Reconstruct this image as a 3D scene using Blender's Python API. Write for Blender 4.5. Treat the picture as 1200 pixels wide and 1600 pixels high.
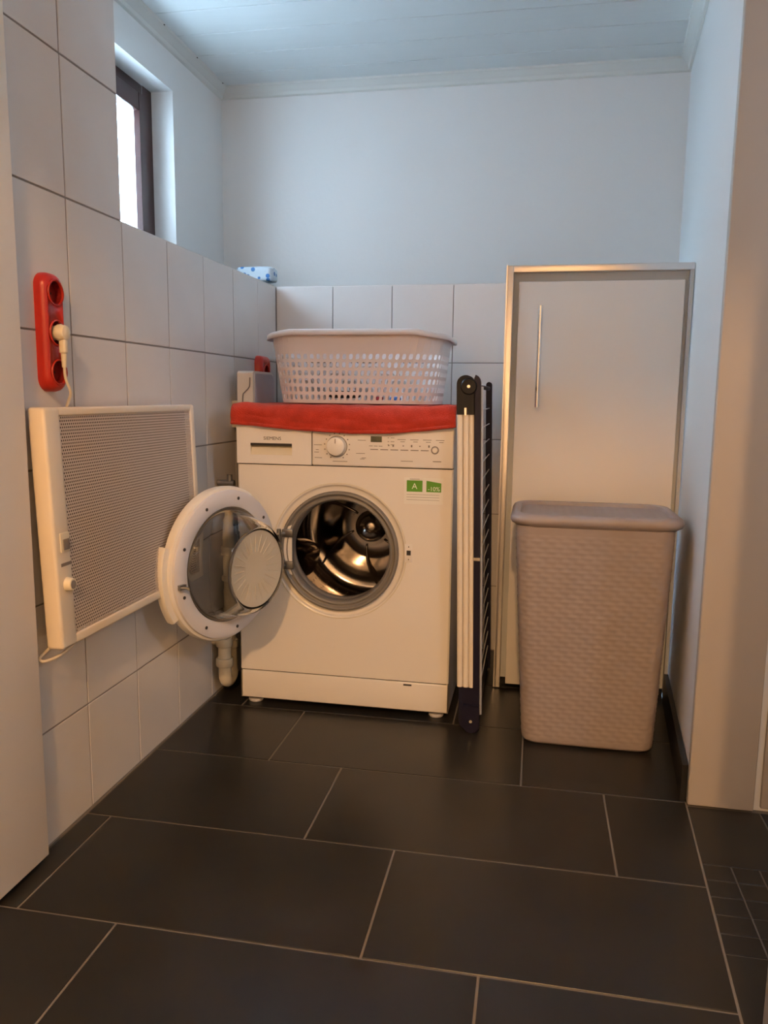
import bpy, bmesh, math, random
from mathutils import Vector, Matrix
random.seed(7)
for o in list(bpy.data.objects): bpy.data.objects.remove(o)
S = bpy.context.scene; COL = S.collection
PI = math.pi

# ------------------------------------------------------------------ camera
YAW, PITCH, ROLL, FPX, CAMZ = -0.1880, -0.1466, 0.0116, 1232.1, 0.88
fw = Vector((math.sin(YAW)*math.cos(PITCH), math.cos(YAW)*math.cos(PITCH), math.sin(PITCH)))
rt = Vector((math.cos(YAW), -math.sin(YAW), 0)); up = rt.cross(fw)
c_, s_ = math.cos(ROLL), math.sin(ROLL)
rt, up = c_*rt + s_*up, -s_*rt + c_*up
cam = bpy.data.objects.new('camera', bpy.data.cameras.new('camera')); COL.objects.link(cam)
M = Matrix.Identity(4)
for i in range(3):
    M[i][0] = rt[i]; M[i][1] = up[i]; M[i][2] = -fw[i]
M[2][3] = CAMZ
cam.matrix_world = M
cam.data.sensor_fit = 'VERTICAL'; cam.data.sensor_height = 24; cam.data.lens = 24*FPX/1600
cam.data.clip_start = 0.02
S.camera = cam
# ------------------------------------------------------------------ world and lights
w = bpy.data.worlds.new('world'); S.world = w; w.use_nodes = True
bg = w.node_tree.nodes['Background']
bg.inputs[0].default_value = (0.55, 0.78, 1.0, 1); bg.inputs[1].default_value = 33.0

def area(name, loc, rot, sx, sy, power=0, col=(1, 1, 1), portal=False):
    l = bpy.data.lights.new(name, 'AREA'); l.shape = 'RECTANGLE'; l.size = sx; l.size_y = sy
    l.energy = power; l.color = col
    o = bpy.data.objects.new(name, l); COL.objects.link(o); o.location = loc; o.rotation_euler = rot
    if portal: l.cycles.is_portal = True
    return o
area('window_portal', (-1.45, 2.20, 1.60), (0, -PI/2, 0), 0.60, 1.06, portal=True)
area('window_portal', (1.24, 0.60, 1.575), (0, PI/2, 0), 0.45, 0.40, portal=True)  # portal for the added fill window, out of view
l = bpy.data.lights.new('hall_lamp', 'POINT'); l.energy = 180; l.color = (1.0, 0.55, 0.235); l.shadow_soft_size = 0.05
lamp = bpy.data.objects.new('hall_lamp', l); COL.objects.link(lamp); lamp.location = (0.0, -1.30, 2.38)
vs = S.view_settings
vs.view_transform = 'Standard'; vs.look = 'None'; vs.gamma = 1; vs.use_curve_mapping = False; vs.exposure = 0.0

# ------------------------------------------------------------------ materials
MAT = {}
def mat(name, col, rough=0.5, metal=0.0, bump=None, var=None, coat=0.0, trans=0.0, ior=1.45, alpha=1.0, sheen=0.0, spec=0.5):
    m = bpy.data.materials.new(name); m.use_nodes = True; nt = m.node_tree; b = nt.nodes['Principled BSDF']
    b.inputs['Base Color'].default_value = (*col, 1); b.inputs['Roughness'].default_value = rough
    b.inputs['Metallic'].default_value = metal; b.inputs['Coat Weight'].default_value = coat
    b.inputs['Transmission Weight'].default_value = trans; b.inputs['IOR'].default_value = ior
    b.inputs['Sheen Weight'].default_value = sheen; b.inputs['Specular IOR Level'].default_value = spec
    tc = nt.nodes.new('ShaderNodeTexCoord')
    if var:                                  # (scale, second colour, contrast lo, hi)
        n = nt.nodes.new('ShaderNodeTexNoise'); n.inputs['Scale'].default_value = var[0]; n.inputs['Detail'].default_value = 5
        mp = nt.nodes.new('ShaderNodeMapping')
        if len(var) > 4: mp.inputs['Scale'].default_value = var[4]
        nt.links.new(tc.outputs['Object'], mp.inputs[0]); nt.links.new(mp.outputs[0], n.inputs['Vector'])
        r = nt.nodes.new('ShaderNodeMapRange'); r.inputs[1].default_value = var[2]; r.inputs[2].default_value = var[3]
        mx = nt.nodes.new('ShaderNodeMix'); mx.data_type = 'RGBA'
        mx.inputs[6].default_value = (*col, 1); mx.inputs[7].default_value = (*var[1], 1)
        nt.links.new(n.outputs['Fac'], r.inputs[0]); nt.links.new(r.outputs[0], mx.inputs[0])
        nt.links.new(mx.outputs[2], b.inputs['Base Color'])
    if bump:                                 # (scale, strength, distance)
        n = nt.nodes.new('ShaderNodeTexNoise'); n.inputs['Scale'].default_value = bump[0]; n.inputs['Detail'].default_value = 4
        bp = nt.nodes.new('ShaderNodeBump'); bp.inputs['Strength'].default_value = bump[1]; bp.inputs['Distance'].default_value = bump[2]
        nt.links.new(tc.outputs['Object'], n.inputs['Vector']); nt.links.new(n.outputs['Fac'], bp.inputs['Height'])
        nt.links.new(bp.outputs[0], b.inputs['Normal'])
    MAT[name] = m
    return m
mat('plaster', (0.78, 0.78, 0.77), 0.9, bump=(60, 0.25, 0.002))
mat('wall_tile', (0.72, 0.69, 0.67), 0.16, bump=(9, 0.12, 0.001), var=(5, (0.69, 0.66, 0.645), 0.35, 0.7))
mat('wall_grout', (0.26, 0.235, 0.22), 0.9)
mat('floor_tile', (0.0145, 0.0135, 0.0125), 0.30, bump=(14, 0.10, 0.001), var=(6, (0.021, 0.0185, 0.0165), 0.35, 0.75), spec=0.4)
mat('floor_grout', (0.17, 0.15, 0.13), 0.9)
mat('ceiling_paint', (0.72, 0.76, 0.76), 0.45, bump=(30, 0.2, 0.001), var=(3, (0.70, 0.745, 0.745), 0.3, 0.7, (1, 14, 1)))
mat('groove', (0.35, 0.38, 0.38), 0.9)
mat('cornice', (0.66, 0.67, 0.64), 0.5, bump=(80, 0.2, 0.001))
mat('brown_frame', (0.050, 0.018, 0.016), 0.35, var=(8, (0.035, 0.012, 0.010), 0.3, 0.7, (1, 1, 0.2)))
mat('window_glass', (1, 1, 1), 0.0, trans=1.0, ior=1.01)
mat('outside_render', (0.8, 0.8, 0.8), 0.9)
mat('outside_grey', (0.25, 0.32, 0.38), 0.8)
mat('door_paint', (0.80, 0.70, 0.59), 0.45, bump=(40, 0.1, 0.001))
mat('casing_paint', (0.42, 0.38, 0.345), 0.5, bump=(30, 0.12, 0.001))
mat('enamel', (0.80, 0.76, 0.70), 0.25)
mat('fascia', (0.80, 0.765, 0.72), 0.3)
mat('scoop', (0.70, 0.64, 0.50), 0.4)
mat('seam_dark', (0.03, 0.026, 0.022), 0.7)
mat('mark', (0.22, 0.19, 0.17), 0.6)
mat('mark_dark', (0.06, 0.055, 0.05), 0.5)
mat('lcd', (0.10, 0.10, 0.06), 0.2)
mat('rubber', (0.20, 0.185, 0.17), 0.38)
mat('rubber_dark', (0.11, 0.10, 0.095), 0.45)
mat('steel', (0.36, 0.33, 0.31), 0.14, metal=1)
mat('hinge_metal', (0.34, 0.33, 0.32), 0.35, metal=1)
mat('door_ring', (0.70, 0.68, 0.70), 0.35)
mat('door_flange', (0.82, 0.77, 0.68), 0.35)
mat('glass', (0.95, 0.96, 0.95), 0.02, trans=1.0, ior=1.28)
mat('cream_reflection', (0.95, 0.88, 0.74), 0.22, trans=0.60, ior=1.2)  # warm reflection of the machine front put into the glass colour
mat('smoked', (0.80, 0.80, 0.80), 0.02, trans=1.0, ior=1.02)
mat('sticker', (0.80, 0.79, 0.74), 0.4)
mat('green', (0.10, 0.30, 0.02), 0.5)
mat('print_white', (0.8, 0.85, 0.7), 0.5)
mat('red_towel', (0.60, 0.045, 0.018), 0.95, bump=(420, 0.9, 0.004), var=(30, (0.46, 0.030, 0.008), 0.35, 0.7), sheen=0.12)
mat('red_plastic', (0.44, 0.020, 0.008), 0.32)
mat('red_dark', (0.20, 0.008, 0.006), 0.4)
mat('basket', (0.80, 0.74, 0.735), 0.35)
mat('heater_enamel', (0.78, 0.68, 0.54), 0.4)
mat('heater_mesh', (0.62, 0.52, 0.44), 0.45)
mat('heater_dark', (0.05, 0.035, 0.03), 0.8)
mat('cream', (0.76, 0.68, 0.52), 0.4)
mat('cable', (0.74, 0.64, 0.50), 0.5)
mat('pipe', (0.70, 0.62, 0.46), 0.4, var=(14, (0.60, 0.52, 0.38), 0.4, 0.7))
mat('navy', (0.007, 0.006, 0.020), 0.4, spec=0.3)
mat('black_plastic', (0.007, 0.0065, 0.008), 0.45, spec=0.3)
mat('leg_tube', (0.80, 0.72, 0.60), 0.3)
mat('grey_tube', (0.50, 0.50, 0.52), 0.3)
mat('wire', (0.72, 0.71, 0.72), 0.3)
mat('cabinet_white', (0.83, 0.79, 0.74), 0.38)
mat('filler_grey', (0.52, 0.53, 0.52), 0.6)
mat('alu', (0.74, 0.70, 0.67), 0.28, metal=0.9, bump=(90, 0.1, 0.0005))
mat('chrome', (0.75, 0.74, 0.73), 0.15, metal=1)
mat('hamper', (0.33, 0.275, 0.262), 0.5, var=(25, (0.30, 0.25, 0.238), 0.3, 0.7))
mat('baseboard_black', (0.010, 0.009, 0.008), 0.5)
mat('box_white', (0.70, 0.64, 0.56), 0.45)
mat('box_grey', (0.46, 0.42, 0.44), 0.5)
mat('dark_cloth', (0.05, 0.045, 0.045), 0.95)
mat('blue_cloth', (0.08, 0.22, 0.55), 0.9)
mat('red_cloth', (0.45, 0.05, 0.06), 0.9)
mat('concrete', (0.5, 0.5, 0.5), 0.9)
# printed packet: white with blue blots
m = mat('packet', (0.72, 0.80, 0.86), 0.5); nt = m.node_tree; b = nt.nodes['Principled BSDF']
tc = nt.nodes.new('ShaderNodeTexCoord'); v = nt.nodes.new('ShaderNodeTexVoronoi'); v.inputs['Scale'].default_value = 42
cr = nt.nodes.new('ShaderNodeValToRGB'); e = cr.color_ramp.elements
e[0].position = 0.28; e[0].color = (0.03, 0.16, 0.42, 1); e[1].position = 0.36; e[1].color = (0.62, 0.72, 0.80, 1)
nt.links.new(tc.outputs['Object'], v.inputs['Vector']); nt.links.new(v.outputs['Distance'], cr.inputs[0]); nt.links.new(cr.outputs[0], b.inputs['Base Color'])

# ------------------------------------------------------------------ helpers
def tag(o, label=None, cat=None, group=None, kind=None):
    if label: o['label'] = label
    if cat: o['category'] = cat
    if group: o['group'] = group
    if kind: o['kind'] = kind
    return o
def empty(name, loc, label, cat, group=None):
    o = bpy.data.objects.new(name, None); COL.objects.link(o); o.location = loc; o.empty_display_size = 0.05
    return tag(o, label, cat, group)
def wloc(o):
    v = Vector((0, 0, 0))
    while o: v = v + o.location; o = o.parent
    return v
def link(name, me, parent=None, loc=None):
    """mesh is in world coordinates unless loc (world) is given"""
    o = bpy.data.objects.new(name, me); COL.objects.link(o)
    base = Vector(loc) if loc is not None else Vector((0, 0, 0))
    if parent:
        o.parent = parent; o.location = base - wloc(parent)
    else: o.location = base
    return o
def mesh(verts, faces, mats, smooth=False, fm=None):
    me = bpy.data.meshes.new('mesh'); me.from_pydata([tuple(v) for v in verts], [], faces)
    if isinstance(mats, str): mats = [mats]
    for q in mats: me.materials.append(MAT[q])
    if fm:
        for p, i in zip(me.polygons, fm): p.material_index = i
    bm = bmesh.new(); bm.from_mesh(me); bmesh.ops.recalc_face_normals(bm, faces=bm.faces); bm.to_mesh(me); bm.free()
    if smooth:
        me.polygons.foreach_set('use_smooth', [True]*len(me.polygons))
        if smooth != 'all': me.set_sharp_from_angle(angle=math.radians(smooth if smooth is not True else 40))
    me.update(); return me
class G:
    """collects geometry for one mesh"""
    def __init__(s): s.v = []; s.f = []; s.m = []
    def add(s, vs, fs, mi=0):
        n = len(s.v); s.v += [tuple(x) for x in vs]; s.f += [tuple(i+n for i in f) for f in fs]; s.m += [mi]*len(fs); return s
    def box(s, x0, x1, y0, y1, z0, z1, mi=0, bev=0):
        if bev:
            bm = bmesh.new(); bmesh.ops.create_cube(bm, size=1)
            for q in bm.verts:
                q.co = Vector(((x0+x1)/2+q.co.x*(x1-x0), (y0+y1)/2+q.co.y*(y1-y0), (z0+z1)/2+q.co.z*(z1-z0)))
            bmesh.ops.bevel(bm, geom=bm.edges[:], offset=bev, segments=3, profile=0.5, affect='EDGES')
            bm.verts.index_update()
            s.add([q.co[:] for q in bm.verts], [[q.index for q in f.verts] for f in bm.faces], mi); bm.free(); return s
        V = [(x, y, z) for x in (x0, x1) for y in (y0, y1) for z in (z0, z1)]
        return s.add(V, [(0, 1, 3, 2), (4, 6, 7, 5), (0, 4, 5, 1), (2, 3, 7, 6), (0, 2, 6, 4), (1, 5, 7, 3)], mi)
    def prism(s, pts, axis, a0, a1, mi=0):
        """pts 2D polygon; axis 0/1/2 = extrude direction"""
        def P(p, a):
            return {0: (a, p[0], p[1]), 1: (p[0], a, p[1]), 2: (p[0], p[1], a)}[axis]
        n = len(pts); V = [P(p, a0) for p in pts]+[P(p, a1) for p in pts]
        return s.add(V, [tuple(range(n)), tuple(range(2*n-1, n-1, -1))]+[(i, (i+1) % n, n+(i+1) % n, n+i) for i in range(n)], mi)
    def lathe(s, prof, c, axis='z', n=48, mi=0, T=None, closed=False, a0=0, a1=2*PI):
        """prof = [(r, h)] around axis through c"""
        full = abs(a1-a0-2*PI) < 1e-6; V = []; k = n if full else n+1
        for j in range(k):
            t = a0+(a1-a0)*j/n; ct, st = math.cos(t), math.sin(t)
            for r, h in prof:
                q = {'z': (r*ct, r*st, h), 'y': (r*ct, h, r*st), 'x': (h, r*ct, r*st)}[axis]
                q = Vector(q)+Vector(c); V.append(T(q) if T else q)
        m_ = len(prof); F = []
        for j in range(n):
            a = j*m_; b_ = ((j+1) % k)*m_
            for i in range(m_ if closed else m_-1):
                i2 = (i+1) % m_
                F.append((a+i, a+i2, b_+i2, b_+i))
        return s.add(V, F, mi)
    def tube(s, path, r, n=10, mi=0, cap=True):
        path = [Vector(p) for p in path]; V = []; F = []
        ref = Vector((0, 0, 1)); prev = None
        for i, p in enumerate(path):
            d = (path[min(i+1, len(path)-1)]-path[max(i-1, 0)]).normalized()
            if prev is None:
                a = d.cross(ref)
                if a.length < 1e-3: a = d.cross(Vector((0, 1, 0)))
            else: a = prev-d*prev.dot(d)
            a.normalize(); prev = a; b_ = d.cross(a)
            rr = r[i] if isinstance(r, (list, tuple)) else r
            for j in range(n):
                t = 2*PI*j/n; V.append(p+a*rr*math.cos(t)+b_*rr*math.sin(t))
        for i in range(len(path)-1):
            for j in range(n):
                F.append((i*n+j, i*n+(j+1) % n, (i+1)*n+(j+1) % n, (i+1)*n+j))
        if cap: F += [tuple(range(n)), tuple(range(len(path)*n-1, (len(path)-1)*n-1, -1))]
        return s.add(V, F, mi)
    def shear(s):
        s.v = [(v[0]+.022*(1-v[2]/.93), v[1], v[2]) for v in s.v]; return s
    def out(s, name, mats, parent=None, smooth=40, loc=None):
        return link(name, mesh(s.v, s.f, mats, smooth, s.m), parent, loc)
def spline(pts, k=8):
    P = [Vector(p) for p in pts]; P = [P[0]*2-P[1]]+P+[P[-1]*2-P[-2]]; out = []
    for i in range(1, len(P)-2):
        for j in range(k):
            t = j/k; a, b_, c, d = P[i-1:i+3]
            out.append(0.5*((2*b_)+(-a+c)*t+(2*a-5*b_+4*c-d)*t*t+(-a+3*b_-3*c+d)*t**3))
    out.append(P[-2]); return out
def text(name, body, loc, size, m, parent, rot=(PI/2, 0, 0), sx=1.0, depth=0.0002):
    cu = bpy.data.curves.new('text', 'FONT'); cu.body = body; cu.size = size; cu.align_x = 'CENTER'; cu.align_y = 'CENTER'; cu.extrude = depth
    o = bpy.data.objects.new('text', cu); COL.objects.link(o)
    dg = bpy.context.evaluated_depsgraph_get(); me = bpy.data.meshes.new_from_object(o.evaluated_get(dg))
    bpy.data.objects.remove(o)
    me.transform(Matrix.Diagonal((sx, 1, 1, 1)))
    R = Matrix.Rotation(rot[2], 4, 'Z') @ Matrix.Rotation(rot[0], 4, 'X'); me.transform(R)
    me.materials.clear(); me.materials.append(MAT[m])
    return link(name, me, parent, loc)
def rrect(w_, d_, r, n=8):
    pts = []
    for cx, cy, a in ((w_/2-r, d_/2-r, 0), (-w_/2+r, d_/2-r, PI/2), (-w_/2+r, -d_/2+r, PI), (w_/2-r, -d_/2+r, 1.5*PI)):
        for j in range(n+1):
            t = a+PI/2*j/n; pts.append((cx+r*math.cos(t), cy+r*math.sin(t)))
    return pts
def resample(pts, N):
    L = [0]; n = len(pts)
    for i in range(n): L.append(L[-1]+math.dist(pts[i], pts[(i+1) % n]))
    out = []; k = 0
    for j in range(N):
        t = L[-1]*j/N
        while L[k+1] < t: k += 1
        u = (t-L[k])/(L[k+1]-L[k]); a, b_ = pts[k], pts[(k+1) % n]
        out.append((a[0]+(b_[0]-a[0])*u, a[1]+(b_[1]-a[1])*u))
    return out, L[-1]

# ------------------------------------------------------------------ setting dimensions
XL, YB, ZL = -0.902, 2.690, 1.248          # tiled wall plane, tiled back plane, ledge height
XW, YW, ZC = -1.195, 2.950, 1.995          # plaster walls above, ceiling
TT = 0.0016
# floor ----------------------------------------------------------------
floor = tag(G().box(-1.6, 1.6, -2.9, 3.1, -0.06, -0.0015).out('floor', 'floor_grout'), kind='structure')
def xr(y):
    P = [(-3, 0.108), (1.085, 0.322), (1.713, 0.356), (2.285, 0.400), (3.2, 0.47)]
    for (a, xa), (b_, xb) in zip(P, P[1:]):
        if y <= b_: return xa+(xb-xa)*(y-a)/(b_-a)
gr = 0.0021
def tile_prism(q, z0, z1, ins, name, m, parent):
    c = Vector((sum(p[0] for p in q)/4, sum(p[1] for p in q)/4))
    top = [(p[0]+(ins if p[0] < c.x else -ins), p[1]+(ins if p[1] < c.y else -ins)) for p in q]
    V = [(p[0], p[1], z0) for p in q]+[(p[0], p[1], z1-ins) for p in q]+[(p[0], p[1], z1) for p in top]
    F = [(0, 3, 2, 1), (8, 9, 10, 11)]+[(i, (i+1) % 4, 4+(i+1) % 4, 4+i) for i in range(4)]+[(4+i, 4+(i+1) % 4, 8+(i+1) % 4, 8+i) for i in range(4)]
    V = [(v[0]-c.x, v[1]-c.y, v[2]) for v in V]
    return link(name, mesh(V, F, m), parent, (c.x, c.y, 0))
ST = 0.605
rows = [(-0.138, 0.1725, -0.11), (0.1725, 0.483, -0.30), (0.483, 0.7935, -0.48), (0.7935, 1.104, -0.054), (1.104, 1.412, -0.240),
        (1.412, 1.725, -0.424), (1.725, 2.035, -0.607), (2.035, 2.346, -0.190), (2.346, 2.69, -0.37)]
for y0, y1, sx in rows:
    s0 = sx
    while s0 > -0.9: s0 -= ST
    while s0 < 0.5:
        x0, x1 = max(s0, -0.900)+gr, s0+ST-gr
        a0, a1 = min(x1, xr(y0)-gr), min(x1, xr(y1)-gr)
        if a0-x0 > 0.02 and a1-x0 > 0.02:
            tile_prism([(x0, y0+gr), (a0, y0+gr), (a1, y1-gr), (x0, y1-gr)], -0.002, 0.0, 0.0007, 'floor_tile', 'floor_tile', floor)
        s0 += ST
# strip to the right of the long joint
def rt_tile(xa, xb, y0, y1, name='floor_tile'):
    fx = lambda X, y, e: (xr(y)+gr if X is None else X+e)
    tile_prism([(fx(xa, y0, .0015 if name == 'mosaic_tile' else gr), y0+gr*.6), (xb-gr*.6, y0+gr*.6), (xb-gr*.6, y1-gr*.6), (fx(xa, y1, .0015 if name == 'mosaic_tile' else gr), y1-gr*.6)], -0.002, 0.0, 0.0006, name, 'floor_tile', floor)
rt_tile(None, 0.505, 1.487, 1.71); rt_tile(0.505, 1.10, 1.487, 1.71)
for k in range(5):
    y1 = 1.487-k*0.0508; y0 = y1-0.0508; xs = [None]+[0.397+0.0508*i for i in range(8)]
    for a, b_ in zip(xs, xs[1:]): rt_tile(a, b_, y0, y1, 'mosaic_tile')
rt_tile(None, 0.70, 0.93, 1.233); rt_tile(0.7, 1.2, 0.93, 1.233); rt_tile(None, 0.60, 0.62, 0.93); rt_tile(0.6, 1.2, 0.62, 0.93)
rt_tile(None, 0.60, 0.0, 0.62); rt_tile(0.6, 1.2, 0.0, 0.62)

# left wall -------------------------------------------------------------
wl = G()
wl.box(-1.50, XL-TT+0.0, -0.30, 1.647-0.001, -0.01, ZC+0.02, 1)              # tall tiled part
wl.box(-1.50, XL-TT, 1.646, YB+0.26, -0.01, ZL-0.004, 1)                      # low tiled part and its ledge
wl.box(-1.46, XW, 1.646, YW+0.10, ZL-0.004, 1.30, 0)                          # plaster below window
wl.box(-1.318, XW, 2.54, YW+0.10, 1.30, ZC+0.02, 0); wl.box(-1.46, -1.318, 2.74, YW+0.10, 1.30, ZC+0.02, 0)
wl.box(-1.46, XW, 1.646, 2.54, 1.846, ZC+0.02, 0)
wl.box(-1.46, XW, 1.646, 1.70, 1.30, 1.846, 0)
wall_left = tag(wl.out('wall_left', ['plaster', 'wall_grout'], smooth=False), kind='structure')
YE = [-0.0, 0.1625, 0.375, 0.5875, 0.80, 1.0125, 1.226, 1.438, 1.648, 1.863, 2.078, 2.294, 2.507, 2.688]
ZE = [0.002, 0.231, 0.483, 0.737, 0.991, 1.248, 1.506, 1.760, 1.994]
cache = {}
def wtile(axis, a0, a1, z0, z1, parent):
    """tile on left wall (axis 0: spans Y) or on back wall (axis 1: spans X)"""
    g = 0.0019 if axis == 0 else 0.0014; w_, h_ = a1-a0-2*g, z1-z0-2*g; key = (axis, round(w_, 4), round(h_, 4))
    if key not in cache:
        W, H_, i = w_/2, h_/2, 0.0008
        ring = lambda e, d: [(-W+e, -H_+e, d), (W-e, -H_+e, d), (W-e, H_-e, d), (-W+e, H_-e, d)]
        R = ring(0, 0)+ring(0, TT-0.0006)+ring(i, TT)
        V = [((d, a, z) if axis == 0 else (a, -d, z)) for a, z, d in R]
        F = [(0, 1, 2, 3), (8, 9, 10, 11)]+[(i_, (i_+1) % 4, 4+(i_+1) % 4, 4+i_) for i_ in range(4)]+[(4+i_, 4+(i_+1) % 4, 8+(i_+1) % 4, 8+i_) for i_ in range(4)]
        cache[key] = mesh(V, F, 'wall_tile')
    off = random.uniform(-0.0002, 0.0003)
    ca, cz = (a0+a1)/2, (z0+z1)/2
    link('wall_tile', cache[key], parent, (XL-TT+off, ca, cz) if axis == 0 else (ca, YB+TT-off, cz))
for i in range(len(YE)-1):
    for j in range(len(ZE)-1):
        if ZE[j] >= ZL and YE[i+1] > 1.66: continue
        wtile(0, YE[i], YE[i+1], ZE[j], ZE[j+1], wall_left)
# ledge edge trims (white tile edge profile)
tag(G().box(XL-0.012, XL-0.0035, 1.648, YB+0.003, ZL-0.002, ZL+0.0015).box(XL-0.012, 0.42, YB+0.0035, YB+0.012, ZL-0.002, ZL+0.0015).out('trim_1', 'wall_tile'), kind='structure')

# back wall -------------------------------------------------------------
wb = G()
wb.box(-0.9049, 0.40, YB+TT, YW+0.1, -0.01, ZL-0.004, 1)
wb.box(-1.30, 0.56, YW, YW+0.10, ZL-0.004, ZC+0.02, 0)
wall_back = tag(wb.out('wall_back', ['plaster', 'wall_grout'], smooth=False), kind='structure')
XE = [-0.9005, -0.6985, -0.4925, -0.2850, -0.0785, 0.128, 0.334]
for i in range(len(XE)-1):
    for j in range(5): wtile(1, XE[i], XE[i+1], ZE[j], ZE[j+1], wall_back)

# right wall (slightly skewed) and the wall end with its casing ------------
wr = G(); wr.prism([(0.359, 1.725), (0.470, 3.05), (0.60, 3.05), (0.60, 1.725)], 2, -0.01, ZC+0.02)
wall_right = tag(wr.out('wall_right', 'plaster', smooth=False), kind='structure')
tag(G().box(0.357, 0.492, 1.708, 1.727, 0.003, ZC, bev=0.003).out('trim_2', 'casing_paint'), kind='structure')
door2 = tag(G().box(0.508, 1.10, 1.718, 1.75, 0.006, ZC-0.01, bev=0.003).out('door_2', 'casing_paint'), kind='structure')
wf = G(); wf.box(0.498, 1.30, 1.752, 1.85, -0.01, ZC+0.02)
wf.box(1.20, 1.30, -0.3, 0.40, -0.01, ZC+.02); wf.box(1.20, 1.30, 0.8, 1.752, -0.01, ZC+.02)
wf.box(1.20, 1.30, 0.40, 0.8, -0.01, 1.35); wf.box(1.20, 1.30, 0.40, 0.8, 1.80, ZC+.02)  # opening made for the added fill window
tag(wf.out('wall_shower', 'plaster', smooth=False), kind='structure')
w2 = tag(G().box(1.22, 1.27, 0.40, 0.8, 1.35, 1.41).box(1.22, 1.27, 0.40, 0.8, 1.74, 1.80).box(1.22, 1.27, 0.40, 0.45, 1.41, 1.74).box(1.22, 1.27, 0.75, 0.80, 1.41, 1.74).out('fill_window', 'brown_frame', smooth=False), kind='structure')  # unseen window added to let cool fill light into the room
tag(G().box(0.320, 0.42, 0.86, 1.0, 0.003, ZC, bev=0.004).out('trim_3', 'casing_paint'), kind='structure')

# front wall with doorway and hall behind the camera
wn = G()
wn.box(-1.5, -0.85, -0.40, -0.30, -0.01, 2.55); wn.box(0.75, 1.30, -0.40, -0.30, -0.01, 2.55); wn.box(-0.85, 0.75, -0.40, -0.30, 1.99, 2.55)
tag(wn.out('wall_front', 'plaster', smooth=False), kind='structure')
wh = G(); wh.box(-1.35, -1.25, -2.9, -0.40, -0.01, 2.55); wh.box(1.25, 1.35, -2.9, -0.40, -0.01, 2.55); wh.box(-1.35, 1.35, -3.0, -2.9, -0.01, 2.55)
tag(wh.out('wall_hall', 'plaster', smooth=False), kind='structure')
tag(G().box(-1.35, 1.35, -3.0, -0.40, 2.55, 2.62).out('ceiling_hall', 'plaster', smooth=False), kind='structure')

# ceiling of planks -------------------------------------------------------
ceil = tag(G().box(-1.5, 1.3, -0.30, 3.05, ZC+0.006, ZC+0.08).out('ceiling', 'groove', smooth=False), kind='structure')
y = YW+0.01; pm = None
while y > -0.28:
    y1, y0 = y-0.0015, y-0.148
    if pm is None:
        q = G(); W = 0.07325; q.prism([(-W, 0.009), (W, 0.009), (W, 0.0012), (W-0.002, 0), (-W+0.002, 0), (-W, 0.0012)], 0, -1.20, 1.19)
        pm = mesh(q.v, q.f, 'ceiling_paint')
    link('plank', pm, ceil, (0, (y0+y1)/2, ZC)); y -= 0.150
# cornice along left, back and right walls
def mould(p0, p1, inward):
    p0, p1, n = Vector(p0), Vector(p1), Vector(inward).normalized(); g = G(); V = []
    prof = [(0, 0), (0.036, 0), (0.034, -0.006), (0.026, -0.010), (0.020, -0.018), (0.012, -0.024), (0.008, -0.034), (0, -0.038)]
    for p in (p0, p1): V += [p+n*a+Vector((0, 0, b_-0.0)) for a, b_ in prof]
    k = len(prof); g.add(V, [tuple(range(k)), tuple(range(2*k-1, k-1, -1))]+[(i, (i+1) % k, k+(i+1) % k, k+i) for i in range(k)])
    return g
def xright(y): return 0.359+(y-1.725)*(0.111/1.325)
c1 = tag(mould((XW, 1.648, ZC), (XW, YW, ZC), (1, 0, 0)).out('trim_4', 'cornice', smooth=30), kind='structure')
c2 = tag(mould((XW, YW, ZC), (xright(YW), YW, ZC), (0, -1, 0)).out('trim_5', 'cornice', smooth=30), kind='structure')
c3 = tag(mould((xright(1.727)-.0005, 1.727, ZC), (xright(YW)-.0005, YW, ZC), (-1, 0.084, 0)).out('trim_6', 'cornice', smooth=30), kind='structure')
def screw(p, r, parent, m='mark_dark', axis='z', name='screw', h=0.0015):
    return G().lathe([(0, -h), (r, -h), (r, 0.0005), (0, 0.0005)], (0, 0, 0), axis, 10).out(name, m, parent, loc=p)
for yy in (2.16, 2.42, 2.66, 2.88): screw((XW+0.034, yy, ZC-0.004), 0.0035, c1)
for yy in (2.35, 2.62, 2.88): screw((xright(yy)-0.032, yy, ZC-0.004), 0.0035, c3)
# black baseboard along right wall
g = G(); g.prism([(0.3570, 1.728), (xright(2.325)-0.002, 2.325), (xright(2.325)-0.014, 2.325), (0.345, 1.728)], 2, 0.0005, 0.085)
tag(g.out('baseboard_right', 'baseboard_black', smooth=False), kind='structure')

# window -------------------------------------------------------------------
win = G()
win.prism([(-1.270, 2.478), (-1.270, 2.5395), (-1.316, 2.5395), (-1.316, 2.515)], 2, 1.301, 1.845)
win.box(-1.316, -1.27, 1.701, 1.765, 1.301, 1.845, bev=.003).box(-1.316, -1.27, 1.765, 2.479, 1.806, 1.845, bev=.003).box(-1.316, -1.27, 1.765, 2.479, 1.301, 1.35, bev=.003)
win = tag(win.out('window_1', 'brown_frame'), kind='structure')
sash = G(); sash.prism([(-1.262, 2.442), (-1.262, 2.486), (-1.2695, 2.486), (-1.2695, 2.4775), (-1.300, 2.503), (-1.300, 2.488), (-1.280, 2.438)], 2, 1.345, 1.811)
sash.box(-1.300, -1.262, 1.76, 1.81, 1.345, 1.811, bev=.004).box(-1.300, -1.262, 1.81, 2.440, 1.757, 1.811, bev=.003).box(-1.300, -1.262, 1.81, 2.440, 1.345, 1.395, bev=.003)
sash = sash.out('sash', 'brown_frame', win)
G().box(-1.284, -1.279, 1.808, 2.443, 1.393, 1.759).out('pane', 'window_glass', sash, smooth=False)
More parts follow.
